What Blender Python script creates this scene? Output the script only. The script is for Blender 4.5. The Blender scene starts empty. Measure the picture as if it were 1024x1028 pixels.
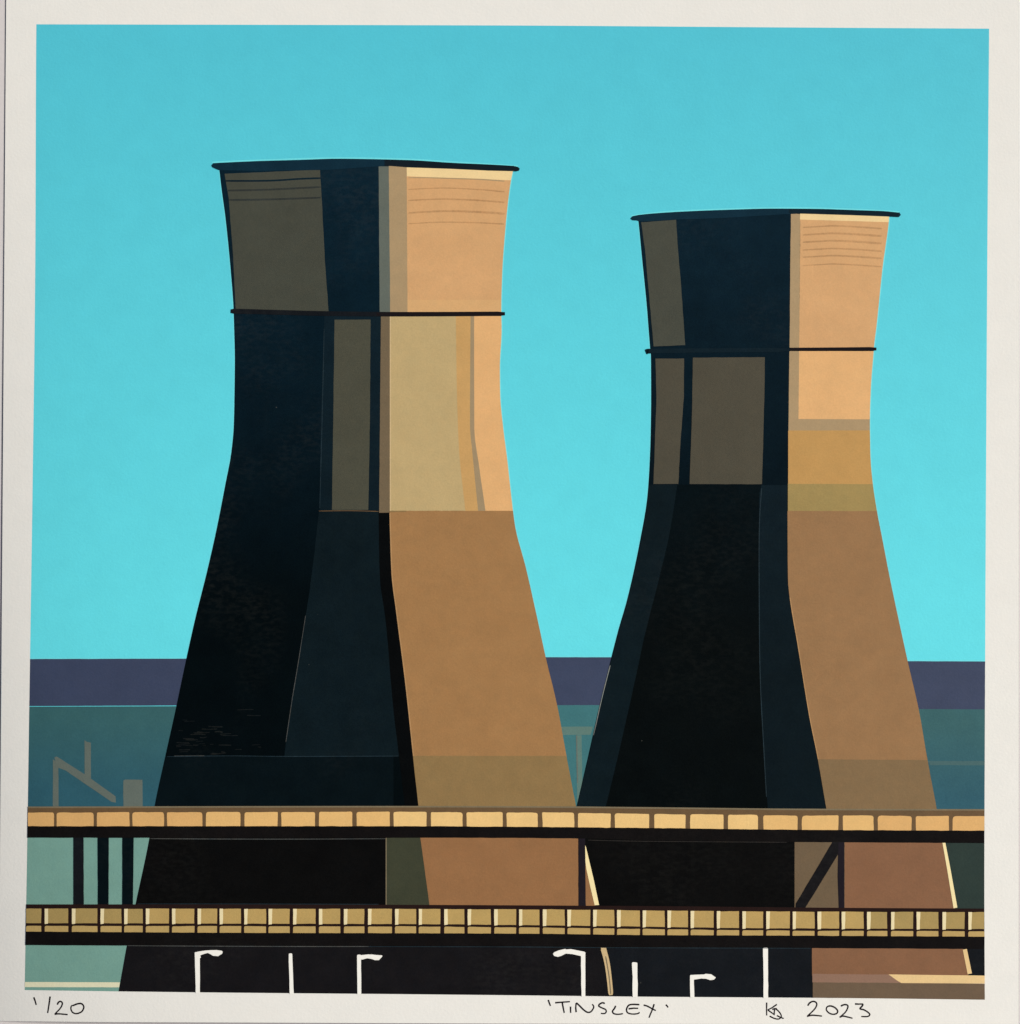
# The photograph shows a flat hand-pulled print (two cooling towers behind a two-deck
# viaduct) on a sheet of cream paper, shot from straight above on a pale table.
# Everything printed is therefore modelled as what it is: films of ink lying on a
# gently swelled sheet of paper, each printed thing its own object, at real size (metres).
import bpy, bmesh, math, random
from mathutils import Vector, Euler, noise
from mathutils.geometry import tessellate_polygon

random.seed(7)
S = bpy.context.scene
C = S.collection

# ------------------------------------------------------------------ camera, sky, sun
CAM_H = 0.42
CAM_ROT = Euler((math.radians(0.58697), math.radians(0.38919), math.radians(0.40237)))
cd = bpy.data.cameras.new('camera'); cam = bpy.data.objects.new('camera', cd); C.objects.link(cam)
cam.location = (0, 0, CAM_H); cam.rotation_euler = CAM_ROT
cd.sensor_fit = 'HORIZONTAL'; cd.sensor_width = 36; cd.lens = 50
cd.clip_start = 0.01; cd.clip_end = 500
S.camera = cam

SUN_EL, SUN_AZ = math.radians(38), math.radians(72)      # azimuth clockwise from +Y
w = bpy.data.worlds.new('World'); S.world = w; w.use_nodes = True
nt = w.node_tree; bg = nt.nodes['Background']
sky = nt.nodes.new('ShaderNodeTexSky'); sky.sky_type = 'NISHITA'; sky.sun_disc = False
sky.sun_elevation = SUN_EL; sky.sun_rotation = SUN_AZ; sky.air_density = 1.0; sky.dust_density = 4.0; sky.ozone_density = 1.0
nt.links.new(sky.outputs[0], bg.inputs[0]); bg.inputs[1].default_value = 0.05
sd = bpy.data.lights.new('sun', 'SUN'); sd.energy = 3.85; sd.angle = math.radians(12); sd.color = (1.0, 0.967, 0.92)
sun = bpy.data.objects.new('sun', sd); C.objects.link(sun)
d = Vector((math.sin(SUN_AZ) * math.cos(SUN_EL), math.cos(SUN_AZ) * math.cos(SUN_EL), math.sin(SUN_EL)))
sun.rotation_euler = d.to_track_quat('Z', 'Y').to_euler(); sun.location = (2, 1, 2)
S.view_settings.view_transform = 'Standard'; S.view_settings.look = 'None'
S.view_settings.exposure = 0.0; S.view_settings.gamma = 1.0

# ------------------------------------------------------------------ the sheet's surface
RM = CAM_ROT.to_matrix(); FPX = 1024 * 50 / 36
STEP = 1.1e-5                                            # one film of ink

def swell(x, y):
    """height of the paper above the table: it lies down at the left edge, swells, and settles to the right"""
    u = (x + 0.155) / 0.31; v = 0.5 - y / 0.31
    a = 0.0014 + 0.0078 * min(1.05, max(0, v)) ** 1.2  # swell added so the sheet's left side turns from the sun and darkens
    g = a * (1 - math.exp(-max(u, -0.1) / 0.12)) - 0.7 * (a - 0.0008) * (max(0.0, u - 0.25) / 0.75) ** 2
    return 0.0004 + g

def P(px, py, layer=0.0):
    """a measured position on the print (in the picture's own grid) -> point on the sheet"""
    v = RM @ Vector(((px - 512) / FPX, -(py - 514) / FPX, -1.0))
    z = 0.0
    for _ in range(5):
        t = (CAM_H - z - layer * STEP) / -v.z
        z = swell(v.x * t, v.y * t)
    return Vector((v.x * t, v.y * t, z + layer * STEP))

# ------------------------------------------------------------------ materials
def lin(c):
    c = c / 255.0
    return c / 12.92 if c <= 0.04045 else ((c + 0.055) / 1.055) ** 2.4
def rgb(t, k=1.0): return (lin(t[0]) * k, lin(t[1]) * k, lin(t[2]) * k, 1)

_m = {}
def ink(name, col, col2=None, y0=0, y1=0, amp=0.05, rough=0.55, spec=0.12, scuff=0.0, tooth=0.25):
    """ink on paper: colour (optionally a two-colour blend down the sheet), mottle, paper tooth"""
    if name in _m: return _m[name]
    m = bpy.data.materials.new(name); m.use_nodes = True; n = m.node_tree.nodes; L = m.node_tree.links
    b = n['Principled BSDF']; b.inputs['Roughness'].default_value = rough
    b.inputs['Specular IOR Level'].default_value = spec
    g = n.new('ShaderNodeNewGeometry'); pos = g.outputs['Position']
    if col2:
        sp = n.new('ShaderNodeSeparateXYZ'); L.new(pos, sp.inputs[0])
        mr = n.new('ShaderNodeMapRange'); L.new(sp.outputs['Y'], mr.inputs[0])
        mr.inputs[1].default_value = P(512, y0).y; mr.inputs[2].default_value = P(512, y1).y
        mx = n.new('ShaderNodeMix'); mx.data_type = 'RGBA'; L.new(mr.outputs[0], mx.inputs[0])
        mx.inputs[6].default_value = rgb(col); mx.inputs[7].default_value = rgb(col2); base = mx.outputs[2]
    else:
        r = n.new('ShaderNodeRGB'); r.outputs[0].default_value = rgb(col); base = r.outputs[0]
    # mottle: broad and fine, slightly different per channel
    def mott(base, scale, amp, off, tint):
        t = n.new('ShaderNodeTexNoise'); t.inputs['Scale'].default_value = scale
        t.inputs['Detail'].default_value = 3; t.inputs['Roughness'].default_value = 0.6
        mp = n.new('ShaderNodeVectorMath'); mp.operation = 'ADD'; L.new(pos, mp.inputs[0]); mp.inputs[1].default_value = (off, off * .7, 0)
        L.new(mp.outputs[0], t.inputs['Vector'])
        rm = n.new('ShaderNodeMapRange'); L.new(t.outputs['Fac'], rm.inputs[0])
        rm.inputs[1].default_value = 0.25; rm.inputs[2].default_value = 0.75
        c1 = n.new('ShaderNodeMix'); c1.data_type = 'RGBA'; L.new(rm.outputs[0], c1.inputs[0])
        c1.inputs[6].default_value = (1 - amp * tint[0], 1 - amp * tint[1], 1 - amp * tint[2], 1)
        c1.inputs[7].default_value = (1 + amp * tint[0], 1 + amp * tint[1], 1 + amp * tint[2], 1)
        mu = n.new('ShaderNodeMix'); mu.data_type = 'RGBA'; mu.blend_type = 'MULTIPLY'; mu.inputs[0].default_value = 1
        L.new(base, mu.inputs[6]); L.new(c1.outputs[2], mu.inputs[7]); return mu.outputs[2]
    base = mott(base, 130, amp, 1.3, (1, 1, 1))
    base = mott(base, 420, amp * 0.7, 4.1, (1, .5, .1))
    base = mott(base, 2300, amp * 1.15, 7.7, (1, 1, 1))
    if scuff:
        # worn, scuffed places where the dark ink lay thin and pale specks where it missed
        t = n.new('ShaderNodeTexNoise'); t.inputs['Scale'].default_value = 26; t.inputs['Detail'].default_value = 2
        L.new(pos, t.inputs['Vector'])
        ms = n.new('ShaderNodeMapping'); ms.inputs['Scale'].default_value = (500, 900, 500); L.new(pos, ms.inputs[0])
        t2 = n.new('ShaderNodeTexNoise'); t2.inputs['Scale'].default_value = 1; t2.inputs['Detail'].default_value = 4
        L.new(ms.outputs[0], t2.inputs['Vector'])
        a = n.new('ShaderNodeMapRange'); L.new(t.outputs['Fac'], a.inputs[0]); a.inputs[1].default_value = .5; a.inputs[2].default_value = .72
        c = n.new('ShaderNodeMapRange'); L.new(t2.outputs['Fac'], c.inputs[0]); c.inputs[1].default_value = .42; c.inputs[2].default_value = .75
        mm = n.new('ShaderNodeMath'); mm.operation = 'MULTIPLY'; L.new(a.outputs[0], mm.inputs[0]); L.new(c.outputs[0], mm.inputs[1])
        m2 = n.new('ShaderNodeMath'); m2.operation = 'MULTIPLY'; L.new(mm.outputs[0], m2.inputs[0]); m2.inputs[1].default_value = scuff
        vo = n.new('ShaderNodeTexVoronoi'); vo.inputs['Scale'].default_value = 90; L.new(pos, vo.inputs['Vector'])
        vs = n.new('ShaderNodeMath'); vs.operation = 'LESS_THAN'; L.new(vo.outputs['Distance'], vs.inputs[0]); vs.inputs[1].default_value = 0.018
        v2 = n.new('ShaderNodeMath'); v2.operation = 'MULTIPLY'; L.new(vs.outputs[0], v2.inputs[0]); v2.inputs[1].default_value = 0.12
        ad = n.new('ShaderNodeMath'); ad.operation = 'ADD'; L.new(m2.outputs[0], ad.inputs[0]); L.new(v2.outputs[0], ad.inputs[1])
        mx = n.new('ShaderNodeMix'); mx.data_type = 'RGBA'; L.new(ad.outputs[0], mx.inputs[0]); L.new(base, mx.inputs[6])
        mx.inputs[7].default_value = rgb((150, 150, 138)); base = mx.outputs[2]
    L.new(base, b.inputs['Base Color'])
    # tooth of the paper
    t = n.new('ShaderNodeTexNoise'); t.inputs['Scale'].default_value = 1300; t.inputs['Detail'].default_value = 3
    L.new(pos, t.inputs['Vector'])
    bp = n.new('ShaderNodeBump'); bp.inputs['Strength'].default_value = tooth; bp.inputs['Distance'].default_value = 0.00012
    L.new(t.outputs['Fac'], bp.inputs['Height']); L.new(bp.outputs[0], b.inputs['Normal'])
    _m[name] = m; return m

PAPER = ink('cream_paper', (235, 233, 225), amp=0.016, rough=0.9, spec=0.1, tooth=0.3)
SKY = ink('cyan_ink', (83, 197, 214), (101, 223, 233), 40, 620, amp=0.025)
NAVY = ink('slate_blue_ink', (60, 69, 93), amp=0.06)
TEAL = ink('teal_ink', (56, 98, 101), (47, 91, 104), 725, 800, amp=0.07)
TEALR = ink('bright_teal_ink', (62, 114, 118), amp=0.06)
GREEN = ink('pale_green_ink', (118, 160, 147), amp=0.05)
DKGREEN = ink('dark_green_ink', (40, 55, 50), amp=0.09)
GHOST = ink('grey_green_ink', (99, 109, 101), amp=0.06)
GHOST2 = ink('faint_green_ink', (92, 122, 114), amp=0.06)
GHOST3 = ink('faint_teal_ink', (70, 102, 103), amp=0.05)
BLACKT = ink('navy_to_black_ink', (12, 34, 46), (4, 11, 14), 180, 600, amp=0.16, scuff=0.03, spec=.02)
BLACKL = ink('blue_black_ink', (14, 26, 31), amp=0.16, scuff=0.02, spec=.02)
BLACKN = ink('deep_navy_ink', (18, 35, 44), (13, 24, 29), 200, 680, amp=0.14, scuff=0.01, spec=.02)
BLACKG = ink('green_black_ink', (8, 18, 22), amp=0.16, scuff=0.02, spec=.02)
BLACKB = ink('black_ink', (12, 12, 12), amp=0.18, scuff=0.012, spec=.02)
BLACKD = ink('dense_black_ink', (7, 9, 10), amp=0.2, scuff=0.012, spec=.02)
BLACKM = ink('blended_black_ink', (5, 15, 19), (6, 11, 12), 490, 640, amp=.18, scuff=.012, spec=.02)
BLACKW = ink('warm_black_ink', (23, 22, 24), amp=0.16, scuff=0.02, spec=.02)
BLACKC = ink('grey_black_ink', (22, 25, 29), amp=0.16, scuff=0.02, spec=.02)
BEAM = ink('beam_black_ink', (19, 17, 17), amp=0.2, scuff=0.01, spec=.02)
COLL = ink('collar_black_ink', (27, 23, 25), amp=.1, spec=.02)
SEAMD = ink('dark_ink_seam', (46, 43, 40), amp=.3)
BEAMR = ink('brown_black_ink', (38, 25, 23), amp=0.12, spec=.02)
RIM = ink('rim_navy_ink', (18, 44, 58), amp=0.12, spec=.02)
OLV_A = ink('grey_olive_ink', (69, 71, 61), amp=0.07)
OLV_B = ink('dark_olive_ink', (74, 74, 61), amp=0.07)
OLV_C = ink('deep_olive_ink', (60, 63, 47), amp=0.08)
OLV_D = ink('brown_olive_ink', (76, 72, 59), amp=0.06)
OLV_E = ink('umber_olive_ink', (107, 90, 68), amp=0.07)
SAGE = ink('sage_grey_ink', (98, 105, 96), amp=0.05)
TAUPE = ink('taupe_ink', (170, 145, 108), amp=0.05)
TAUPE2 = ink('brown_taupe_ink', (112, 97, 74), amp=0.06)
TAUPE3 = ink('grey_taupe_ink', (160, 139, 106), amp=0.05)
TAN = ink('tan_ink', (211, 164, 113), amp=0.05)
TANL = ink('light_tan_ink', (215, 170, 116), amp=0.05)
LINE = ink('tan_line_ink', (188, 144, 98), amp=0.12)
KHAKI = ink('khaki_ink', (190, 166, 117), amp=0.05)
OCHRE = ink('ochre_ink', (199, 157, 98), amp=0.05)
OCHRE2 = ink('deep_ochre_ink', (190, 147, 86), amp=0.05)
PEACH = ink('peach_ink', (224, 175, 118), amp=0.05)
OLIVEG = ink('olive_yellow_ink', (158, 136, 83), amp=0.06)
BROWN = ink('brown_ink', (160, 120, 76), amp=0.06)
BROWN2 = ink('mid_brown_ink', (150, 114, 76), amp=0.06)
BROWNO = ink('olive_brown_ink', (141, 115, 74), amp=0.06)
BROWNP = ink('grey_brown_ink', (129, 105, 73), amp=0.06)
RED = ink('red_brown_ink', (147, 106, 69), amp=0.06)
RED2 = ink('dull_red_brown_ink', (132, 94, 67), amp=0.06)
MAUVE = ink('mauve_brown_ink', (142, 111, 92), amp=0.05)
EARTH = ink('earth_ink', (107, 89, 70), amp=0.06)
CREAM = ink('pale_yellow_ink', (238, 209, 152), amp=0.04)
CREAM2 = ink('straw_ink', (228, 196, 140), amp=0.05)
CREAM3 = ink('cream_yellow_ink', (244, 226, 170), amp=0.03)
STRAW = ink('dull_straw_ink', (204, 178, 132), amp=0.05)
PANEL = ink('parapet_yellow_ink', (226, 183, 117), amp=0.05)
PANEL2 = ink('parapet_khaki_ink', (183, 154, 94), amp=0.06)
PANEL3 = ink('parapet_straw_ink', (184, 156, 98), amp=0.06)
PALE = ink('parapet_cream_ink', (232, 217, 172), amp=0.04)
UMBER = ink('umber_ink', (104, 82, 56), amp=0.08)
UMBERL = ink('light_umber_ink', (122, 110, 86), amp=0.08)
KERB = ink('kerb_cream_ink', (226, 222, 188), amp=0.03)
SEAM = ink('thin_ink_seam', (70, 72, 70), amp=0.3)
SEAMN = ink('faint_ink_seam', (30, 46, 53), amp=0.3)
EDGE = ink('brown_edge_ink', (176, 137, 92), amp=.1)
SCUF = ink('rubbed_ink', (19, 23, 23), amp=.5)
SOFT = ink('soft_line_ink', (49, 53, 50), amp=.2)
STEEL = ink('grey_ink_seam', (128, 132, 126), amp=.2)
PEN = ink('pen_ink', (28, 20, 22), amp=0.15, rough=.35, spec=.3)
WHITE = ink('unprinted_white', (244, 242, 232), amp=0.012, rough=0.9, spec=0.1)

# ------------------------------------------------------------------ outline helpers
def ip(pts):
    """smooth function through (a, b) pairs sorted by a: monotone cubic"""
    xs = [p[0] for p in pts]; ys = [p[1] for p in pts]; n = len(xs)
    if n == 1: return lambda t: ys[0]
    dl = [(ys[i + 1] - ys[i]) / (xs[i + 1] - xs[i]) for i in range(n - 1)]
    m = [dl[0]] + [0 if dl[i - 1] * dl[i] <= 0 else 2 * dl[i - 1] * dl[i] / (dl[i - 1] + dl[i]) for i in range(1, n - 1)] + [dl[-1]]
    def f(t):
        if t <= xs[0]: return ys[0] + (t - xs[0]) * dl[0]
        if t >= xs[-1]: return ys[-1] + (t - xs[-1]) * dl[-1]
        i = 0
        while t > xs[i + 1]: i += 1
        h = xs[i + 1] - xs[i]; s = (t - xs[i]) / h
        return ((2 * s**3 - 3 * s**2 + 1) * ys[i] + (s**3 - 2 * s**2 + s) * h * m[i] + (-2 * s**3 + 3 * s**2) * ys[i + 1] + (s**3 - s**2) * h * m[i + 1])
    return f
def xs(*p): return ip([(b, a) for a, b in p])            # (x, y) points -> x(y)
def ys(*p): return ip(list(p))                           # (x, y) points -> y(x)
def fn(v): return v if callable(v) else (lambda t: v)

EL = xs((37, 20), (36.5, 25), (35.5, 256), (32.6, 500), (30.2, 660), (28, 810), (26.7, 890), (24.8, 994))
ER = xs((993, 28.7), (991.2, 256), (989.8, 500), (988.6, 760), (988.2, 890), (988.7, 1004))
ET = ys((37, 24.4), (512, 25.6), (768, 27.4), (993, 28.8))
EB = ys((25, 993.9), (130, 995.4), (260, 996.8), (400, 998), (530, 999.3), (650, 1000.6), (790, 1001.5), (884, 1002.3), (989, 1003.6))

def band(L, R, T, B, n=8.0):
    """outline bounded by x(y) left and right and y(x) top and bottom"""
    L, R, T, B = fn(L), fn(R), fn(T), fn(B)
    def corner(X, Y):
        y = 500.0
        for _ in range(12): y = Y(X(y))
        return X(y), y
    a, b = corner(L, T), corner(R, T); c, e = corner(R, B), corner(L, B)
    out = []
    def seg(k0, k1, f, ax):
        q = max(1, int(abs(k1 - k0) / n))
        for i in range(q):
            t = k0 + (k1 - k0) * i / q
            out.append((t, f(t)) if ax == 'x' else (f(t), t))
    seg(a[0], b[0], T, 'x'); seg(b[1], c[1], R, 'y'); seg(c[0], e[0], B, 'x'); seg(e[1], a[1], L, 'y')
    return out

def ribbon(pts, w0, w1=None, smooth=True):
    """stroke of a given width along points"""
    w1 = w0 if w1 is None else w1
    if smooth and len(pts) > 2:
        q = []
        for i in range(len(pts) - 1):
            p0 = pts[max(i - 1, 0)]; p1 = pts[i]; p2 = pts[i + 1]; p3 = pts[min(i + 2, len(pts) - 1)]
            for k in range(5):
                t = k / 5
                q.append(tuple(0.5 * (2 * p1[j] + (p2[j] - p0[j]) * t + (2 * p0[j] - 5 * p1[j] + 4 * p2[j] - p3[j]) * t * t + (3 * p1[j] - p0[j] - 3 * p2[j] + p3[j]) * t**3) for j in (0, 1)))
        q.append(pts[-1]); pts = q
    a, b = [], []
    n = len(pts)
    for i, p in enumerate(pts):
        u = pts[max(i - 1, 0)]; v = pts[min(i + 1, n - 1)]
        dx, dy = v[0] - u[0], v[1] - u[1]; l = math.hypot(dx, dy) or 1
        ww = (w0 + (w1 - w0) * i / max(1, n - 1)) / 2
        if i in (0, n - 1) and n > 3: ww *= 0.7
        a.append((p[0] - dy / l * ww, p[1] + dx / l * ww)); b.append((p[0] + dy / l * ww, p[1] - dx / l * ww))
    return ('strip', a, b)

def rough(pts, amp, seed=0, seg=7.0):
    """the slightly uneven edge of a hand-cut stencil"""
    out = []; n = len(pts); s = seed * 13.7
    for i in range(n):
        a, b = pts[i], pts[(i + 1) % n]; l = math.hypot(b[0] - a[0], b[1] - a[1]); q = max(1, int(l / seg))
        if l < 1e-6: continue
        nx, ny = -(b[1] - a[1]) / l, (b[0] - a[0]) / l
        for k in range(q):
            t = k / q; x = a[0] + (b[0] - a[0]) * t; y = a[1] + (b[1] - a[1]) * t
            o = amp * (noise.noise(Vector((x * .11, y * .11, s))) + .6 * noise.noise(Vector((x * .4, y * .4, s + 9))))
            if k == 0 and q > 1: o *= .3
            out.append((x + nx * o, y + ny * o))
    return out

def rounded(pts, r):
    out = []; n = len(pts)
    for i in range(n):
        p = Vector(pts[i]); a = Vector(pts[i - 1]) - p; b = Vector(pts[(i + 1) % n]) - p
        ri = (r[i] if isinstance(r, (list, tuple)) else r)
        ra = min(ri, a.length * .45); rb = min(ri, b.length * .45)
        s = p + a.normalized() * ra; e = p + b.normalized() * rb
        for t in (0, .35, .65, 1): out.append(tuple((1 - t)**2 * s + 2 * t * (1 - t) * p + t * t * e))
    return out

def film(name, parent, polys, layer, thick=0.6):
    """one mesh of one or more outlines: [(outline, material, extra_layer)]"""
    org = Vector(parent['_o']) if parent is not None and '_o' in parent else Vector((0, 0, 0))
    me = bpy.data.meshes.new(name); out = bmesh.new(); mats = []
    for po in polys:
        outline, mat = po[0], po[1]; ex = po[2] if len(po) > 2 else 0.0
        if mat not in mats: mats.append(mat)
        mi = mats.index(mat); bm = bmesh.new()
        if outline[0] == 'strip':
            A = [bm.verts.new((x, y, 0)) for x, y in outline[1]]; B = [bm.verts.new((x, y, 0)) for x, y in outline[2]]
            for i in range(len(A) - 1): bm.faces.new((A[i], A[i + 1], B[i + 1], B[i]))
        else:
            clean = [p for i, p in enumerate(outline) if math.hypot(p[0] - outline[i - 1][0], p[1] - outline[i - 1][1]) > 0.02]
            vs = [bm.verts.new((x, y, 0)) for x, y in clean]
            want = abs(sum(clean[i - 1][0] * clean[i][1] - clean[i][0] * clean[i - 1][1] for i in range(len(clean)))) / 2
            got = 0
            for tri in tessellate_polygon([[Vector((x, y, 0)) for x, y in clean]]):
                if len(set(tri)) < 3: continue
                a3 = (vs[tri[1]].co - vs[tri[0]].co).cross(vs[tri[2]].co - vs[tri[0]].co).length / 2
                got += a3
                if a3 > 1e-9: bm.faces.new([vs[q] for q in tri])
            if abs(got - want) > .01 * want + .5: print('AREA', name, mat.name, got, want)
            x0 = min(p[0] for p in clean); x1 = max(p[0] for p in clean); y0 = min(p[1] for p in clean); y1 = max(p[1] for p in clean)
            bmesh.ops.recalc_face_normals(bm, faces=bm.faces[:])
            for k in range(int(x0 // 5) + 1, int(x1 // 5) + 1):
                bmesh.ops.bisect_plane(bm, geom=bm.verts[:] + bm.edges[:] + bm.faces[:], plane_co=(k * 5, 0, 0), plane_no=(1, 0, 0), dist=1e-4)
            for k in range(int(y0 // 24) + 1, int(y1 // 24) + 1):
                bmesh.ops.bisect_plane(bm, geom=bm.verts[:] + bm.edges[:] + bm.faces[:], plane_co=(0, k * 24, 0), plane_no=(0, 1, 0), dist=1e-4)
        be = [e for e in bm.edges if len(e.link_faces) == 1]
        top = set(bm.verts)
        if be: bmesh.ops.extrude_edge_only(bm, edges=be)
        for v in bm.verts:
            lay = layer + ex - (0 if v in top else thick)
            v.co = P(v.co.x, v.co.y, lay) - org
        bmesh.ops.recalc_face_normals(bm, faces=bm.faces[:])
        if sum(f.normal.z * f.calc_area() for f in bm.faces) < 0:
            bmesh.ops.reverse_faces(bm, faces=bm.faces[:])
        t = bpy.data.meshes.new('t'); bm.to_mesh(t); bm.free()
        k0 = len(out.faces); out.from_mesh(t); bpy.data.meshes.remove(t); out.faces.ensure_lookup_table()
        for f in out.faces[k0:]: f.material_index = mi
    out.to_mesh(me); out.free()
    for m in mats: me.materials.append(m)
    o = bpy.data.objects.new(name, me); C.objects.link(o)
    if parent is not None:
        o.parent = parent; o['_o'] = tuple(org)
    return o

def thing(name, label, cat, at, group=None):
    o = bpy.data.objects.new(name, None); C.objects.link(o); o.empty_display_size = .01
    p = P(*at); o.location = p; o['_o'] = tuple(p); o['label'] = label; o['category'] = cat
    if group: o['group'] = group
    return o
def tag(o, label, cat, group=None):
    o['label'] = label; o['category'] = cat
    if group: o['group'] = group
    return o
def struct(o, label=None):
    o['kind'] = 'structure'
    if label: o['label'] = label
    return o

# ------------------------------------------------------------------ ground, table, paper
def plainmat(name, col, scale, amp, rough):
    m = bpy.data.materials.new(name); m.use_nodes = True; n = m.node_tree.nodes; L = m.node_tree.links
    b = n['Principled BSDF']; b.inputs['Roughness'].default_value = rough; b.inputs['Specular IOR Level'].default_value = .3
    t = n.new('ShaderNodeTexNoise'); t.inputs['Scale'].default_value = scale; t.inputs['Detail'].default_value = 6
    g = n.new('ShaderNodeNewGeometry'); L.new(g.outputs['Position'], t.inputs['Vector'])
    mx = n.new('ShaderNodeMix'); mx.data_type = 'RGBA'; L.new(t.outputs['Fac'], mx.inputs[0])
    mx.inputs[6].default_value = rgb(col, 1 - amp); mx.inputs[7].default_value = rgb(col, 1 + amp)
    L.new(mx.outputs[2], b.inputs['Base Color']); return m
def box(name, x0, x1, y0, y1, z0, z1, mat, parent=None, bev=0.0):
    bm = bmesh.new(); bmesh.ops.create_cube(bm, size=1)
    for v in bm.verts: v.co = Vector(((x0 + x1) / 2 + v.co.x * (x1 - x0), (y0 + y1) / 2 + v.co.y * (y1 - y0), (z0 + z1) / 2 + v.co.z * (z1 - z0)))
    if bev: bmesh.ops.bevel(bm, geom=bm.edges[:], offset=bev, segments=3, affect='EDGES')
    me = bpy.data.meshes.new(name); bm.to_mesh(me); bm.free(); me.materials.append(mat)
    o = bpy.data.objects.new(name, me); C.objects.link(o); o.parent = parent; return o
gm = plainmat('paving', (150, 146, 138), 3, .2, .9)
gb = bmesh.new(); bmesh.ops.create_grid(gb, x_segments=2, y_segments=2, size=60)
gme = bpy.data.meshes.new('ground'); gb.to_mesh(gme); gb.free(); gme.materials.append(gm)
go = bpy.data.objects.new('ground', gme); go.location = (0, 0, -.75); C.objects.link(go); struct(go)
tm = plainmat('table_laminate', (212, 206, 203), 900, .05, .5)
tb = bpy.data.objects.new('table', None); tb.location = (0, 0, 0); C.objects.link(tb)
tag(tb, 'pale pinkish grey table top showing past the left edge of the cream paper', 'table')
box('table_top', -.8, .8, -.45, .45, -.03, 0, tm, tb, .004)
for sx in (-1, 1):
    for sy in (-1, 1): box('leg', sx * .72 - .025, sx * .72 + .025, sy * .38 - .025, sy * .38 + .025, -.75, -.0305, tm, tb)

sheet = film('art_paper', None, [([(6.3, -14), (512, -16), (1025, -14), (1022.8, 500), (1022.6, 1029), (512, 1027.6), (100, 1026), (-1.5, 1025), (1.2, 700)], PAPER)], 0, thick=25)
tag(sheet, 'sheet of cream paper with pale margins all round the printed picture', 'paper')

# ------------------------------------------------------------------ printed sky, hills, land
HOR = ys((30, 661.6), (186, 661.2), (400, 660), (548, 659.8), (615, 659.8), (800, 662), (911, 663.7), (989, 664))
LL = xs((220.1, 168), (222.6, 190), (226.4, 218), (232.2, 276.7), (234.6, 310), (235.2, 330), (235.9, 359), (235.5, 398), (234.8, 427.7), (232.2, 455), (226.4, 486), (218, 529),
        (208.6, 571), (195.9, 622), (187, 662), (175.6, 716), (166.7, 756), (155.3, 809), (150.1, 841.3), (136.2, 907.6), (127.4, 949.5), (119.2, 995))
LR = xs((515.8, 168), (512.3, 185), (507.5, 228), (504.1, 276.7), (503.2, 313), (503.6, 330), (501.8, 369), (502.2, 398), (504.5, 423.8), (509.4, 462.8), (513.7, 502), (517.2, 529),
        (527.6, 568.6), (539, 619), (547.9, 660), (559.3, 708), (568.7, 759), (577.6, 806), (584.5, 841), (597.5, 908), (603.5, 950), (612, 999))
RL = xs((640.4, 217), (641, 221.6), (644.8, 260.3), (649.2, 304), (652.7, 348), (653.6, 357.6), (653.8, 398.6), (653.3, 437.7), (652.2, 467), (650.1, 498), (643.4, 539), (629.8, 601.6), (621, 632),
        (613.8, 660), (601.9, 708), (590.5, 759), (579.2, 808), (571, 845), (560, 910))
RR = xs((893, 213), (892.7, 218), (886, 269), (880, 327), (877.4, 348.2), (877, 353.7), (874.3, 388.8), (873.3, 422), (873.8, 457), (876.2, 485.5), (880.5, 513.8), (885.4, 539),
        (892, 573.6), (911, 662.5), (922.5, 713), (929.6, 754), (940.3, 811.9), (946.4, 846.7), (958.7, 911), (967.2, 953), (971.9, 978), (974, 990))
HALO = ink('cyan_edge_halo', (112, 222, 230), amp=.04)  # bright sharpening halo painted into the sky along towers, rims and horizon
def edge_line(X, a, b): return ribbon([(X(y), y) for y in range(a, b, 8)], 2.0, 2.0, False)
struct(film('sky', None, [(band(EL, ER, ET, ys((20, 715), (1000, 715))), SKY), (band(EL, ER, lambda x: HOR(x) - 1.1, lambda x: HOR(x) + 1), HALO, .3)] +
    [(edge_line(X, a, b), HALO, .35 + .1 * k) for k, (X, a, b) in enumerate(((LL, 172, 655), (LR, 174, 655), (RL, 222, 655), (RR, 218, 655)))] +
    [(ribbon([(213, 163), (260, 161), (340, 158.7), (411, 160.1), (454, 162.7), (520, 166.8)], 1.6), HALO, .8), (ribbon([(634, 216.8), (677, 212.2), (779, 208.8), (856, 210.2), (903, 212.8)], 1.6), HALO, .8)], .8), 'flat bright cyan printed sky')
struct(film('hills', None, [(rough(band(EL, ER, HOR, ys((28, 708.9), (250, 708.2), (400, 708.4), (600, 707.9), (911, 711.9), (989, 712.4))), .15), NAVY)], 2), 'slate blue band of far hills along the horizon')
struct(film('land', None, [(band(EL, 400, ys((28, 709.4), (400, 708.2)), 815), TEAL), (band(400, 720, ys((400, 708.4), (600, 707.9), (720, 709)), 815), TEALR),
                           (band(720, ER, ys((720, 709), (911, 711.7), (989, 712.2)), 817), TEAL)], 3), 'teal band of land below the hills')
struct(film('ground', None, [(band(EL, 330, 812, EB), GREEN)], 2), 'pale green ground seen under the viaduct at left')
struct(film('embankment', None, [(band(900, ER, 812, 955), DKGREEN), (band(900, ER, 950, 981), BLACKC, 1)], 2), 'dark green and black bank at the right edge')

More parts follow.
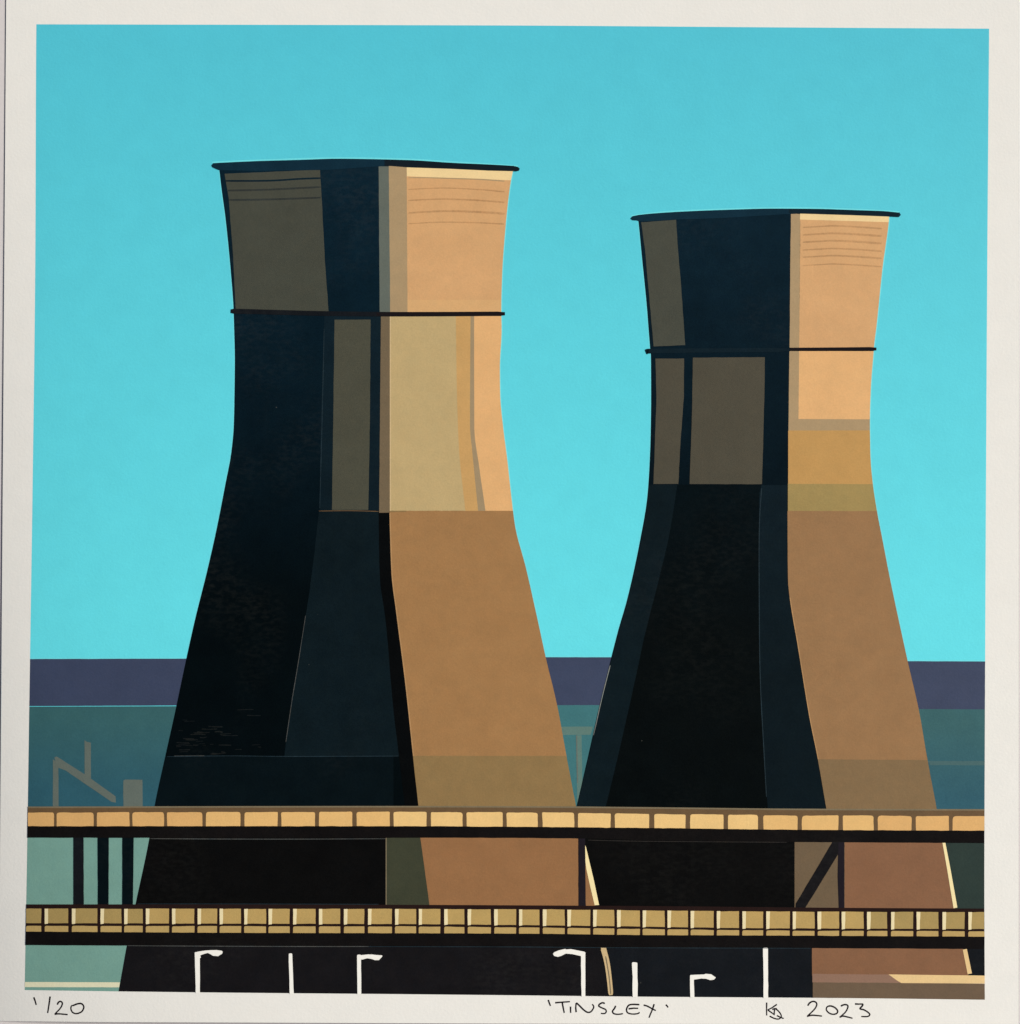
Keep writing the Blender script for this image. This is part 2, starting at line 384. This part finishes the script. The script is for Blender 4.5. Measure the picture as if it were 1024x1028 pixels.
# faint structures in the teal land
g = thing('gantry', 'faint grey green angular gantry in the teal land at far left', 'gantry', (56, 808))
film('post', g, [(rough([(53.2, 762), (58.6, 766), (58.8, 812), (53, 812)], .25, 1), GHOST)], 5)
film('sloping_beam', g, [(rough([(54.5, 760.5), (56.8, 759.4), (62, 762.5), (86, 778), (116.3, 799.5), (116.3, 805.8), (112, 805), (90, 790), (66, 773.6), (58, 770.5)], .25, 2), GHOST, .4)], 5)
film('mast', g, [(rough([(84.8, 743.2), (87.3, 744.8), (91.2, 745.6), (91.4, 782.2), (85, 778)], .25, 3), GHOST, .8)], 5)
tag(film('block_building', None, [(rough([(123.8, 783.6), (125.5, 782.6), (142.9, 782.8), (143.2, 812), (123.9, 812)], .25, 4), GHOST)], 5),
    'small plain grey green block standing beside the left tower foot', 'building')
g = thing('goalpost_gantry', 'faint T shaped grey green frame between the two cooling towers', 'gantry', (582, 800))
film('crossbar', g, [(rough([(563, 729.6), (595, 729.4), (593, 737.6), (564.5, 737.8)], .25, 5), GHOST2)], 5)
film('post', g, [(rough([(578.2, 738.2), (583.8, 738.2), (585, 800), (579.5, 806)], .2, 6), GHOST2)], 5)
film('post', g, [(rough([(578.2, 738.2), (579.4, 738.2), (580.4, 786), (579.3, 786)], .1, 6), GHOST)], 5.5)
tag(film('distant_fence', None, [(rough([(931, 764), (ER(764), 764), (ER(768), 768.2), (934, 768.2)], .3, 7), GHOST3)], 5),
    'thin pale line of fence in the teal land right of the right tower', 'fence')

# ------------------------------------------------------------------ viaduct lines (needed by everything that meets it)
U0 = ys((20, 809.7), (400, 809.1), (530, 809.3), (660, 810.4), (800, 811.8), (995, 812.3))
U1 = ys((20, 815.6), (400, 815.1), (530, 815.6), (660, 817.1), (800, 818.5), (995, 819.5))
U2 = ys((20, 829.4), (400, 829.4), (530, 830.1), (660, 831.3), (800, 833), (995, 834))
U3 = ys((20, 840.9), (300, 841.2), (450, 841), (585, 841.8), (660, 843.8), (800, 845.3), (995, 846.4))
W0 = ys((20, 907.9), (260, 908), (420, 908.4), (530, 908.9), (700, 910), (800, 911), (884, 911.6), (995, 912.2))
W1 = ys((20, 912.2), (260, 912.4), (420, 912.6), (530, 913), (650, 914), (760, 915), (995, 915.8))
W2 = ys((20, 926.7), (260, 927.3), (420, 927.7), (530, 928.7), (650, 930.3), (760, 931.8), (995, 932.7))
W3 = ys((20, 929.5), (260, 929.8), (420, 930.1), (530, 931.1), (650, 932.6), (760, 934.1), (995, 934.9))
W4 = ys((20, 935.2), (260, 936.5), (420, 936.9), (530, 937.3), (650, 938.7), (760, 939.1), (995, 940.3))
W5 = ys((20, 948.8), (260, 949.7), (420, 949.8), (530, 950.4), (650, 951.6), (800, 951.8), (995, 952.8))

# ------------------------------------------------------------------ left cooling tower
t1 = thing('cooling_tower', 'taller left cooling tower, dark navy with a tan and brown lit right side', 'cooling tower', (366, 996), 'pair of cooling towers behind the viaduct')
RT = ys((212, 166), (213.5, 163.9), (225, 163.2), (260, 161.6), (300, 160.5), (340, 159.3), (365, 159.6), (410.8, 160.7), (453.8, 163.4), (496.7, 165.4), (519, 167), (521.8, 169.2))
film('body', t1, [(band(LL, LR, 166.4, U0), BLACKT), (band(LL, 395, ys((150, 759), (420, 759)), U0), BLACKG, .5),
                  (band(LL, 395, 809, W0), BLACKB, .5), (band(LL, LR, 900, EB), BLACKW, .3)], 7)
rimo = [(212.2, 166)] + [(x, RT(x)) for x in range(214, 521, 6)] + [(520, 167.5)] + [(521.8, 169.2), (521.2, 171.2), (518.5, 172), (515, 171.8), (490, 171.2), (453.8, 169.5), (420, 167.8), (391, 166.6), (380, 167), (330, 170.5), (260, 171.6), (221, 171), (217, 169.6), (213.4, 167.9)]
film('rim', t1, [(rimo, RIM), ([(x, RT(x) + .1) for x in range(386, 521, 6)] + [(520.5, 168.1)] + [(521.8, 169.2), (521.2, 171.2), (518.5, 172), (515, 171.8), (490, 171.2), (453.8, 169.5), (420, 167.8), (391, 166.6), (386, 166.8)], ink('rim_black_ink', (20, 30, 37), amp=.1, spec=.02), .4)], 12)
ring = ribbon([(231.6, 312.3), (260, 313), (320, 314.6), (385, 315.4), (450, 315.3), (507, 314.9)], 5, 4.4)
film('collar', t1, [(ring, BLACKC), (ribbon([(378, 315.4), (450, 315.3), (506.8, 314.9)], 3.9), COLL, .3)], 12)
# shaded upper drum panel with three horizontal lines
film('drum_panel', t1, [(rough([(225.4, 174.4), (270, 172.6), (321.3, 170.2), (323.3, 204), (326, 260), (329.9, 313), (236.6, 311), (234, 257), (229.6, 199)], .3, 10), OLV_A),
    (ribbon([(226.2, 181.6), (270, 181.4), (300, 179.6), (322, 178.8)], 1.8), BLACKN, .5), (ribbon([(229, 191.3), (270, 190.3), (322, 187.7)], 1.9), SOFT, .5), (ribbon([(229.6, 200.8), (270, 200.2), (322, 198.4)], 1.9), SOFT, .5)], 9)
film('drum_panel', t1, [(rough([(380.1, 167), (390.8, 167), (392.6, 314), (381.2, 313)], .2, 11), SAGE)], 9)
film('drum_panel', t1, [(rough([(390.3, 166.4), (408.3, 168), (409.2, 315), (391.7, 315)], .2, 12), TAUPE)], 9.5)
e = [(408, 168.2)] + [(x, 168.2 + (x - 408) * .033) for x in range(420, 512, 12)]
def linr(y0, y1, y2, m=LINE, wd=1.1, a=410, b=506.5):
    return (ribbon([(a, y0), (a + 20, (y0 + y1) / 2 - .3), ((a + b) / 2 - 8, y1), (b - 24, (y1 + y2) / 2 - .3), (b, y2)], wd * 1.0, wd * 1.4), m, .5)
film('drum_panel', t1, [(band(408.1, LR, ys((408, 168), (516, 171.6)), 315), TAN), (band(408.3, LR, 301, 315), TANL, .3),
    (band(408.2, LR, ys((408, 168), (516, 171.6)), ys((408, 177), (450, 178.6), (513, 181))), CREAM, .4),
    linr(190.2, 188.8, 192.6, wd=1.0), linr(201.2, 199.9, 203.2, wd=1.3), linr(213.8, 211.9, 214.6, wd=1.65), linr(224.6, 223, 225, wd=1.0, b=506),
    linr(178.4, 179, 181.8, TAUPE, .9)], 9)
# middle panels
film('shaft_panel', t1, [(rough([(335.8, 320.9), (372, 320.8), (371.4, 420), (369.7, 511.8), (333.2, 511.8), (334.6, 420)], .25, 14), OLV_B)], 9)
film('shaft_panel', t1, [(rough([(325.6, 317), (383, 317.4), (381, 512.4), (320.8, 512.2), (322, 420)], .1, 15), BLACKN)], 8)
film('shaft_panel', t1, [(rough([(382.4, 317), (391.8, 317), (391.3, 514.6), (380.6, 514.8)], .2, 16), TAUPE2)], 9)
sa = xs((457.6, 318), (457.8, 330), (458.6, 388), (460.6, 447), (467.2, 513)); sb = xs((472.4, 318), (472.3, 330), (471.8, 427), (474, 452), (480, 513)); sc_ = xs((476, 318), (476, 330), (476.2, 430), (481, 468), (487.4, 513))
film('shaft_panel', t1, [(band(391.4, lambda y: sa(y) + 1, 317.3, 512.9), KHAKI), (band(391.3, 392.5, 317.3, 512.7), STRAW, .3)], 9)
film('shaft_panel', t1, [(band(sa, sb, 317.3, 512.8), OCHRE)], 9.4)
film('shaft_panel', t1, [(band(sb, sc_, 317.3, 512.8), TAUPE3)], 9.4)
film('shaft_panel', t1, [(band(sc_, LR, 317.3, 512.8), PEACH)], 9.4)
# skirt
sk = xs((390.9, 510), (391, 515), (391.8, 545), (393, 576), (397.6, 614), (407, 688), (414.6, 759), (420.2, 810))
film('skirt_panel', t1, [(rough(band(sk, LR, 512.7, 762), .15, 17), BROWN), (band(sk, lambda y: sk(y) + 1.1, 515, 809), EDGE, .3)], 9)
film('skirt_panel', t1, [(rough(band(sk, LR, ys((414, 758.8), (569, 758.8)), ys((414, 812), (580, 812))), .15, 18), BROWNO)], 9.5)
qa = xs((320.3, 512), (314, 568.6), (306.3, 622), (294.9, 693), (286, 754), (285.4, 759.6)); qb = xs((380, 513.5), (381.2, 576), (387.6, 627), (394, 703), (400.6, 759.5))
film('skirt_panel', t1, [(rough(band(qa, qb, 513.2, 759.2), .2, 19), BLACKL)], 8.4)
film('skirt_panel', t1, [(band(qb, lambda y: sk(y) + .5, 514, 809.5), BLACKD)], 8.2)
film('seam', t1, [(ribbon([(320.2, 513), (352, 512.7), (380, 513.4)], .7), UMBER)], 10)
film('seam', t1, [(ribbon([(306.8, 618), (299, 668), (293.5, 701), (287, 745)], .6, .7), SEAM)], 10)
film('seam', t1, [(ribbon([(325.4, 330), (323.4, 420), (321, 510)], .8), SEAMN)], 10)
film('seam', t1, [(ribbon([(168, 759.6), (230, 758.8), (290, 759.4), (400, 759)], .7), SEAMN)], 10)
sc = []
for i in range(34):
    y = random.gauss(735, 17) if i % 3 else random.uniform(742, 758); y = min(757.5, max(690, y)); x = LL(y) + 6 + abs(random.gauss(14, 26)); l = random.uniform(3, 17)
    sc.append((ribbon([(x, y), (x + l * .5, y + random.uniform(-.5, .5)), (x + l, y + random.uniform(-.6, .6))], random.uniform(.5, 1.3)), SCUF, .05 * i))
film('scuff', t1, sc, 8.6)
film('seam', t1, [(ribbon([(175, 758.9), (205, 758.7)], .5), SEAM)], 10.4)
film('seam', t1, [(ribbon([(391.5, 513.6), (408, 513.2)], 1.3), BROWNO)], 10.4)
# behind and below the decks
sl = xs((422, 841), (431.2, 908.5))
film('foot_panel', t1, [(band(387.6, lambda y: sl(y) + 1, U2, W1), OLV_C), (band(387.2, 388.2, U3, W0), UMBERL, .3)], 9)
film('foot_panel', t1, [(rough(band(sl, lambda y: LR(y), U2, W1), .1, 20), RED)], 9.4)
film('lit_edge', t1, [([(586.6, 847.2), (588.2, 850), (592, 866), (596.5, 885), (601.4, 908.5), (597, 908.8), (592.5, 890), (588.6, 872), (587.4, 862)], CREAM3)], 13)
film('lit_edge', t1, [(ribbon([(605.4, 951), (609.3, 966), (611.6, 982), (613.3, 999)], 5.6, 4.8), STRAW), (ribbon([(608, 960), (611.4, 980), (613.1, 998)], 1.2, 1.2), UMBERL, .4), (ribbon([(603.2, 951.4), (608.8, 951.2)], 1.2), CREAM, .4)], 13)

# ------------------------------------------------------------------ right cooling tower
t2 = thing('cooling_tower', 'shorter right cooling tower, mostly black with a brown and tan lit right side', 'cooling tower', (790, 996), 'pair of cooling towers behind the viaduct')
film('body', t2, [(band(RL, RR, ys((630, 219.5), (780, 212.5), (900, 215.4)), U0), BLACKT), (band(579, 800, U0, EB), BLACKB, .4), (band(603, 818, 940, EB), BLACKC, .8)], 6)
RT2 = ys((633, 219.5), (634.5, 217.2), (640.4, 215.8), (677.3, 212.8), (723, 210.8), (779, 209.4), (820.3, 209.7), (855.5, 210.8), (890.6, 212.1), (904, 214.6))
rimo = [(632.9, 219.4)] + [(x, RT2(x)) for x in range(635, 902, 6)] + [(903, 213.2), (904.4, 215.6), (902.5, 217.9), (890.6, 217.3), (855.5, 216), (820, 214.9), (803, 214.4), (790, 215), (723, 219), (678.5, 220.5), (644, 222.4), (639.6, 221.3), (635, 221)]
film('rim', t2, [(rimo, RIM), (ribbon([(792, 212), (820, 212.3), (855.5, 213.4), (890.6, 214.7), (902, 215.6)], 4.8, 4.4), BLACKN, .4)], 12)
film('collar', t2, [(ribbon([(651, 353.2), (653.4, 352.4), (700, 351.9), (793, 351.3)], 5.2, 4), BLACKN), (ribbon([(792.7, 350.6), (830, 350.6), (879.9, 350.3)], 3.2, 4), COLL, .3)], 12)
film('drum_panel', t2, [(rough([(643.7, 223.2), (678.8, 220.6), (680.6, 250), (684, 290), (687.9, 346.4), (656.2, 347.8), (651, 290), (647.5, 250)], .3, 30), OLV_A)], 9)
film('drum_panel', t2, [(rough([(794, 214), (803.6, 215), (802.4, 349), (792.7, 349)], .2, 31), TAUPE)], 9)
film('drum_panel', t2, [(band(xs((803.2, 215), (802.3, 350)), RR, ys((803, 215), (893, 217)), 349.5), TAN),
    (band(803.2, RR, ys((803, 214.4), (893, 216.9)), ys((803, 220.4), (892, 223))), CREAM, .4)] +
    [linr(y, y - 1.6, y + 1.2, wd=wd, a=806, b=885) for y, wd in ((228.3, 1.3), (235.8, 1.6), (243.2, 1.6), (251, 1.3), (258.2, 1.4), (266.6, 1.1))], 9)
film('shaft_panel', t2, [(rough([(658, 360), (686.8, 359.8), (686.6, 398), (683.5, 437.7), (681, 485.7), (656, 485.8), (659, 398.6)], .25, 32), OLV_D)], 9)
film('shaft_panel', t2, [(rough([(695.6, 359), (767.9, 358.6), (767.4, 398.6), (765, 486), (692.3, 485.9), (694.6, 418)], .25, 33), OLV_D)], 9)
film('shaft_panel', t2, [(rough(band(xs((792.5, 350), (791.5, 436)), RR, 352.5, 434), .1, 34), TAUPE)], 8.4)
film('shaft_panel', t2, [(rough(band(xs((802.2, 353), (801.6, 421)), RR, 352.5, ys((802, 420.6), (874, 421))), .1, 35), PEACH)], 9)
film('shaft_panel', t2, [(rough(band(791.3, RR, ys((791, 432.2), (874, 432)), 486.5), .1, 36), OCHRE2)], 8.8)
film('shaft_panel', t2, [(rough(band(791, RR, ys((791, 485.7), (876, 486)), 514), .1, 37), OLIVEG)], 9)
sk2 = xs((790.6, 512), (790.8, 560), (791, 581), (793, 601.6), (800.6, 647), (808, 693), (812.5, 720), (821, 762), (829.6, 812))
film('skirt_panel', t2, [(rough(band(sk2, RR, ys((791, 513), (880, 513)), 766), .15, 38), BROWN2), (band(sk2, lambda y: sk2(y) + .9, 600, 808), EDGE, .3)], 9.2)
film('skirt_panel', t2, [(rough(band(sk2, RR, ys((820, 762.2), (931, 763)), ys((820, 815), (941, 815))), .15, 39), BROWNP)], 9.6)
la = xs((680, 486), (678, 500), (671.7, 538), (661.6, 581), (646.3, 642), (638.7, 677.8), (621, 756.5), (608.4, 809)); lb = xs((764.6, 486), (762, 500), (762.3, 627), (767, 754), (770.8, 811))
film('skirt_panel', t2, [(rough(band(lambda y: RL(y) + .4, la, 486.5, U0), .15, 40), BLACKL)], 8)
film('skirt_panel', t2, [(rough(band(la, lb, 486.5, U0), .15, 41), BLACKM)], 8.2)
film('skirt_panel', t2, [(rough(band(lb, lambda y: sk2(y) - .3, 487, U0), .1, 42), BLACKN)], 8.4)
film('seam', t2, [(ribbon([(764.6, 490), (762.3, 530), (762.2, 600), (763.2, 680), (767, 755), (769.5, 800)], .8), SEAMN)], 10)
film('seam', t2, [(ribbon([(612.6, 668), (607.2, 689), (602.4, 709), (598.4, 727), (595.8, 738)], .9, .5), STEEL)], 10)
film('foot_panel', t2, [(rough(band(797.7, 848, U2, W1), .1, 43), OLV_E)], 9)
film('foot_panel', t2, [(rough(band(846, RR, U2, W1), .1, 44), RED2)], 9)
film('foot_panel', t2, [(rough(band(815.2, RR, 945, 980), .1, 45), RED2)], 9)
film('lit_edge', t2, [(ribbon([(947.6, 846), (952.6, 873), (959.2, 911.4)], 2.9, 3.9, False), CREAM3)], 13)
film('lit_edge', t2, [(ribbon([(968.6, 953), (973.6, 977.6)], 4.2, 4.4, False), CREAM2)], 13)

# ------------------------------------------------------------------ road at the foot
rd = film('road', None, [(rough(band(816, ER, ys((816, 986), (880, 986.3), (989, 987.6)), EB), .1, 50), EARTH),
                         (rough(band(815.6, 912, ys((815, 977.6), (912, 978.6)), ys((815, 986.2), (912, 986.8))), .15, 51), MAUVE, .3),
                         ([(892, 978.2), (940, 978.8), (ER(979.5), 979.4), (ER(987), 987.4), (940, 987.1), (905, 986.9), (901, 984.6)], CREAM2, .8)], 11)
struct(rd, 'taupe road with a pale wedge of kerb at lower right')
struct(film('path', None, [(rough(band(EL, lambda y: LL(y) - .3, ys((24, 985.8), (130, 986.2)), ys((24, 991), (130, 991.2))), .1, 52), KERB)], 5), 'pale cream strip of path across the green ground at lower left')

# ------------------------------------------------------------------ viaduct
v = thing('viaduct', 'two deck road viaduct with tan parapet panels crossing in front of both cooling towers', 'viaduct', (512, 948))
LY = 16
up = film('parapet', v, [(band(EL, ER, U0, lambda x: U2(x) + .4), UMBER), (band(EL, ER, U0, lambda x: U0(x) + 1.5), UMBERL, .4)], LY)
film('deck_beam', v, [(rough(band(EL, ER, U2, U3), .2, 60, 12), BEAM)], LY + .4)
gaps = [(54.3, 56.7), (94, 97.3), (129.9, 132.7), (164.6, 167.6), (203.1, 206.6), (241.4, 245.3), (278.9, 282.1), (316.3, 320.2), (353.7, 357.8), (391.2, 394.9), (428.3, 432.4), (464.5, 468.2),
        (504.6, 508.3), (539.8, 544.2), (576.3, 580.2), (613.2, 617), (651.7, 656.4), (688.3, 692.7), (726.3, 730.9), (761, 766.2), (800.8, 805), (841.8, 845.9), (877, 880.9), (915.3, 919.1), (952.6, 956.2)]
edges = [EL(822)] + [q for g_ in gaps for q in g_] + [ER(826)]
for i in range(0, len(edges), 2):
    a, b = edges[i], edges[i + 1]; r = [random.uniform(.8, 3) if i else .1, random.uniform(.8, 3) if i < 50 else .1, .3, .3]
    if i > 36: r[0] *= 1.35; r[1] *= 1.35
    ja, jb = random.uniform(-.3, .3), random.uniform(-.3, .3)
    q = rounded([(a + .1, U1(a) + random.uniform(-.3, .3)), (b, U1(b) + random.uniform(-.3, .3)), (b + jb * (i < 50), U2(b)), (a + .3 + ja * (i > 0), U2(a))], r)
    m = ink('parapet_tan_ink', (219, 173, 110), amp=.05) if (i < 10 or i > 44) else (PANEL if (i < 20 or i > 38) else ink('parapet_bright_ink', (233, 195, 129), amp=.05))
    film('parapet_panel', up, [(rough(q, .35, 70 + i, 4), m)], LY + 1)
lo = film('parapet', v, [(band(EL, ER, W0, lambda x: W4(x) + .4), BEAMR)], LY)
film('deck_beam', v, [(rough(band(EL, ER, W4, W5), .2, 61, 12), BEAM)], LY + .4)
gl = [(41.4, 44.8), (68.6, 72.2), (97.8, 100.9), (122.1, 124.7), (143.3, 146.4), (169.7, 172.7), (195.2, 198.4), (217.9, 220.5), (242.1, 245.1), (267.1, 269.6), (290.8, 294.2), (316.7, 320.2), (341.6, 345.2),
      (365.7, 369.4), (393.5, 396.6), (417.8, 420.4), (442, 446), (466.2, 469.6), (492.8, 496.2), (518.1, 521.1), (541.6, 545), (566.9, 569.6), (592.5, 595.5), (616.7, 619.5), (642.4, 645.2), (667.4, 670.1),
      (690.7, 693.3), (716.6, 719.7), (742, 745.3), (766.1, 769.3), (792.8, 795.8), (817.7, 820.8), (842.4, 845), (867.1, 870.5), (890.8, 894.6), (916.8, 920.2), (942.1, 946.2), (968.4, 972.2)]
edges = [EL(920)] + [q for g_ in gl for q in g_] + [ER(925)]
for i in range(0, len(edges), 2):
    a, b = edges[i], edges[i + 1]; j = lambda: random.uniform(-.25, .25)
    first = i == 0
    mp = ink('parapet_dull_khaki_ink', (167, 143, 88), amp=.06) if (i < 10 or i > 66) else PANEL2
    ps = [(rough([(a, W1(a) + j()), (b + j(), W1(b) + j()), (b + j(), W2(b)), (a, W2(a))], .25, 130 + i, 4), mp)]
    if not first: ps.append((rough([(a, W1(a) + j() * .5), (a + 3.6 + j(), W1(a)), (a + 3.3 + j(), W2(a) + .5), (a + .1, W2(a) + .9)], .3, 180 + i, 4), PALE, .4))
    film('parapet_panel', lo, ps, LY + 1)
    film('kerb_panel', lo, [(rough(rounded([(a, W3(a) + j()), (b, W3(b) + j()), (b, W4(b)), (a, W4(a))], [1.8, .4, .3, .3]), .2, 230 + i, 4), PANEL3)], LY + 1)
def pillar(p, m, lay=14.5): return film('pillar', v, [(rough(p, .2, p[0][0], 8), m)], lay)
for a, b, c, e_ in ((73.8, 83.9, 84.2, 73.8), (98.1, 109.3, 109, 98.4), (123, 134.3, 133.4, 122.8)):
    pillar([(a, 838), (b, 838), (c, 911), (e_, 911)], BLACKC if a < 80 else BLACKG)
pillar([(580.6, 839), (587.4, 839), (588.2, 912), (580.8, 912)], ink('violet_black_ink', (32, 28, 34), amp=.12, spec=.02))
pillar([(841.8, 843), (847.6, 843), (847.7, 914), (842.2, 914), (841, 880)], ink('violet_black_ink', (32, 28, 34)))
film('brace', v, [(rough([(837.2, 843), (845, 843), (843, 855), (806.9, 914), (798.6, 914), (799, 907)], .25, 63, 9), BLACKW)], 14.2)
film('seam', v, [(ribbon([(151, 841.9), (220, 842.3), (300, 842.4), (387, 842)], .8), SEAM)], 19)
film('seam', v, [(ribbon([(590, 843.4), (650, 844.6), (790, 845.6)], .6), SEAMD)], 19)
film('seam', v, [(ribbon([(128, 949.4), (200, 949.8), (300, 950.2), (370, 950.2)], .8), SEAM)], 19)
film('seam', v, [(ribbon([(370, 950.3), (520, 950.6), (620, 951.4), (814, 952)], .6), SEAMN)], 19)
film('seam', v, [(ribbon([(138, 907.4), (250, 907.5), (380, 907.8)], .6), SEAMN)], 19)

# ------------------------------------------------------------------ street lamps (bare white paper left in the print)
GL = 'white street lamps along the foot of the print'
def lamp(x0, x1, y0, xb0, xb1, arm, label, seed):
    xc = (xb0 + xb1) / 2; yb = EB(xc) + .6
    t = thing('street_lamp', label, 'street lamp', (xc, yb), GL)
    film('pole', t, [(rough(rounded([(x0 + .2, y0), (x1 - .2, y0), (xb1 - .2, yb), (xb0 + .2, yb)], [1.2, 1.2, .1, .1]), .3, seed, 6), WHITE)], 17.5)
    film('arm', t, [(arm[0], WHITE)], 17.9)
    film('lamp_head', t, [(arm[1], WHITE)], 18.2)
def z2(ox, pts): return [(ox + x / 7.314, 888 + y / 7.314) for x, y in pts]
lamp(195.3, 200.8, 955.8, 196.2, 200.9, (z2(130, [(478, 500), (505, 492), (560, 484), (600, 482), (602, 515), (575, 502), (545, 510), (520, 520), (524, 536), (508, 548), (480, 520)]),
     z2(130, [(588, 482), (640, 481), (678, 486), (685, 495), (680, 508), (650, 526), (612, 523), (588, 506)])), 'white street lamp nearest the left tower edge, arm pointing right', 301)
lamp(358.2, 362.6, 958.4, 358.6, 363, (z2(260, [(735, 520), (800, 513), (832, 514), (835, 548), (795, 541), (755, 552), (738, 545)]),
     z2(260, [(825, 513), (860, 517), (905, 520), (904, 530), (880, 555), (850, 555), (825, 545)])), 'white street lamp below the dark centre of the left tower, drooping arm to the right', 302)
lamp(582.9, 587.8, 955.8, 583.6, 588, (z2(520, [(330, 478), (390, 474), (440, 484), (488, 493), (497, 502), (480, 522), (458, 524), (400, 511), (355, 507), (330, 512)]),
     z2(520, [(350, 472), (300, 483), (265, 498), (257, 510), (266, 524), (292, 531), (318, 524), (350, 507)])), 'white street lamp whose arm points left, beside the tan curved edge', 303)
lamp(692.4, 696.8, 978.8, 692.8, 697.3, (z2(650, [(316, 664), (415, 660), (432, 655), (435, 692), (395, 690), (343, 698), (318, 690)]),
     z2(650, [(425, 655), (468, 659), (502, 683), (488, 698), (462, 702), (425, 690)])), 'shortest white street lamp, low under the right tower, arm pointing right', 304)
GP = 'white posts without arms along the foot of the print'
for x0, x1, y0, xb0, xb1, lb_, sd_ in ((289.8, 293.4, 957, 290.8, 294.9, 'thin white armless post leaning slightly between two lamps under the left tower', 311),
                                      (634.7, 639.8, 966.3, 635.2, 640.2, 'short white armless post right of the tan curved edge', 312),
                                      (766.1, 771, 951.4, 766.5, 771.2, 'tall straight white armless post reaching up to the lower deck', 313)):
    yb = EB(xb0) + .6
    tag(film('post', None, [(rough(rounded([(x0, y0), (x1, y0), (xb1, yb), (xb0, yb)], [1.2, 1.2, .1, .1]), .35, sd_, 6), WHITE)], 17.5), lb_, 'post', GP)

# ------------------------------------------------------------------ handwriting in the lower margin
def writing(name, label, at, ox, chars, wd=1.65):
    t = thing(name, label, 'handwriting', at)
    for k, strokes in enumerate(chars):
        film('character', t, [(ribbon(z2(ox, s), wd * 1.05, wd * .85, smooth=len(s) > 3), PEN, .35 * i) for i, s in enumerate(strokes)], 1.2, thick=.3)
writing('edition_number', 'handwritten edition number reading 1/20 in the lower left margin', (59, 1018), 0, [
    [[(248, 828), (258, 855), (266, 884)]], [[(368, 822), (360, 880), (350, 944)]],
    [[(421, 883), (428, 866), (444, 858), (457, 868), (455, 886), (440, 912), (402, 952)], [(400, 952), (430, 949), (497, 955)]],
    [[(535, 890), (565, 877), (595, 874), (612, 888), (614, 910), (596, 936), (560, 948), (533, 938), (521, 915), (524, 893), (535, 888)]]])
writing('title', 'handwritten title TINSLEY in quote marks, centre of the lower margin', (610, 1018), 520, [
    [[(222, 847), (230, 870), (239, 892)]],
    [[(273, 868), (320, 864), (382, 860)], [(325, 866), (332, 905), (340, 943)]], [[(386, 896), (386, 920), (387, 943)]],
    [[(427, 938), (424, 905), (427, 870)], [(428, 868), (452, 890), (480, 918), (510, 938), (535, 934), (552, 912), (556, 895), (545, 878)]],
    [[(638, 874), (620, 868), (598, 880), (594, 893), (615, 905), (643, 918), (648, 934), (636, 947), (608, 946)]],
    [[(718, 890), (708, 910), (694, 932), (705, 948), (735, 953), (772, 948)]],
    [[(892, 882), (850, 880), (818, 884), (803, 900), (797, 920), (806, 942), (840, 951), (878, 948), (894, 938)], [(812, 913), (848, 908), (883, 909)]],
    [[(922, 885), (950, 893), (985, 912), (1013, 926)], [(1000, 878), (988, 915), (962, 978)]],
    [[(1086, 882), (1095, 892), (1103, 903)]]])
writing('monogram', 'small handwritten artist monogram left of the date in the lower margin', (776, 1018), 760, [
    [[(71, 866), (70, 915), (71, 962)], [(146, 880), (110, 905), (78, 921)], [(80, 922), (106, 940), (130, 958)]],
    [[(112, 918), (128, 911), (146, 910)], [(134, 910), (158, 930), (174, 952), (180, 970)], [(130, 912), (127, 935), (126, 956)],
     [(92, 966), (125, 982), (155, 988), (172, 980), (180, 968)], [(146, 962), (170, 974), (196, 984)]]], 1.45)
writing('date', 'handwritten year 2023 at the right of the lower margin', (842, 1018), 760, [
    [[(372, 890), (388, 868), (412, 858), (434, 866), (438, 886), (420, 918), (368, 968)], [(366, 968), (400, 960), (440, 962), (478, 966)]],
    [[(524, 892), (548, 893), (575, 906), (592, 928), (585, 946), (560, 953), (530, 944), (510, 922), (512, 902), (528, 891)]],
    [[(615, 893), (640, 882), (664, 886), (666, 905), (648, 938), (607, 975)], [(606, 975), (630, 966), (662, 972), (702, 982)]],
    [[(719, 877), (750, 878), (780, 877)], [(780, 878), (770, 895), (756, 912), (785, 920), (815, 938), (828, 955), (812, 969), (765, 969)]]])

for o in S.objects:
    if '_o' in o: del o['_o']
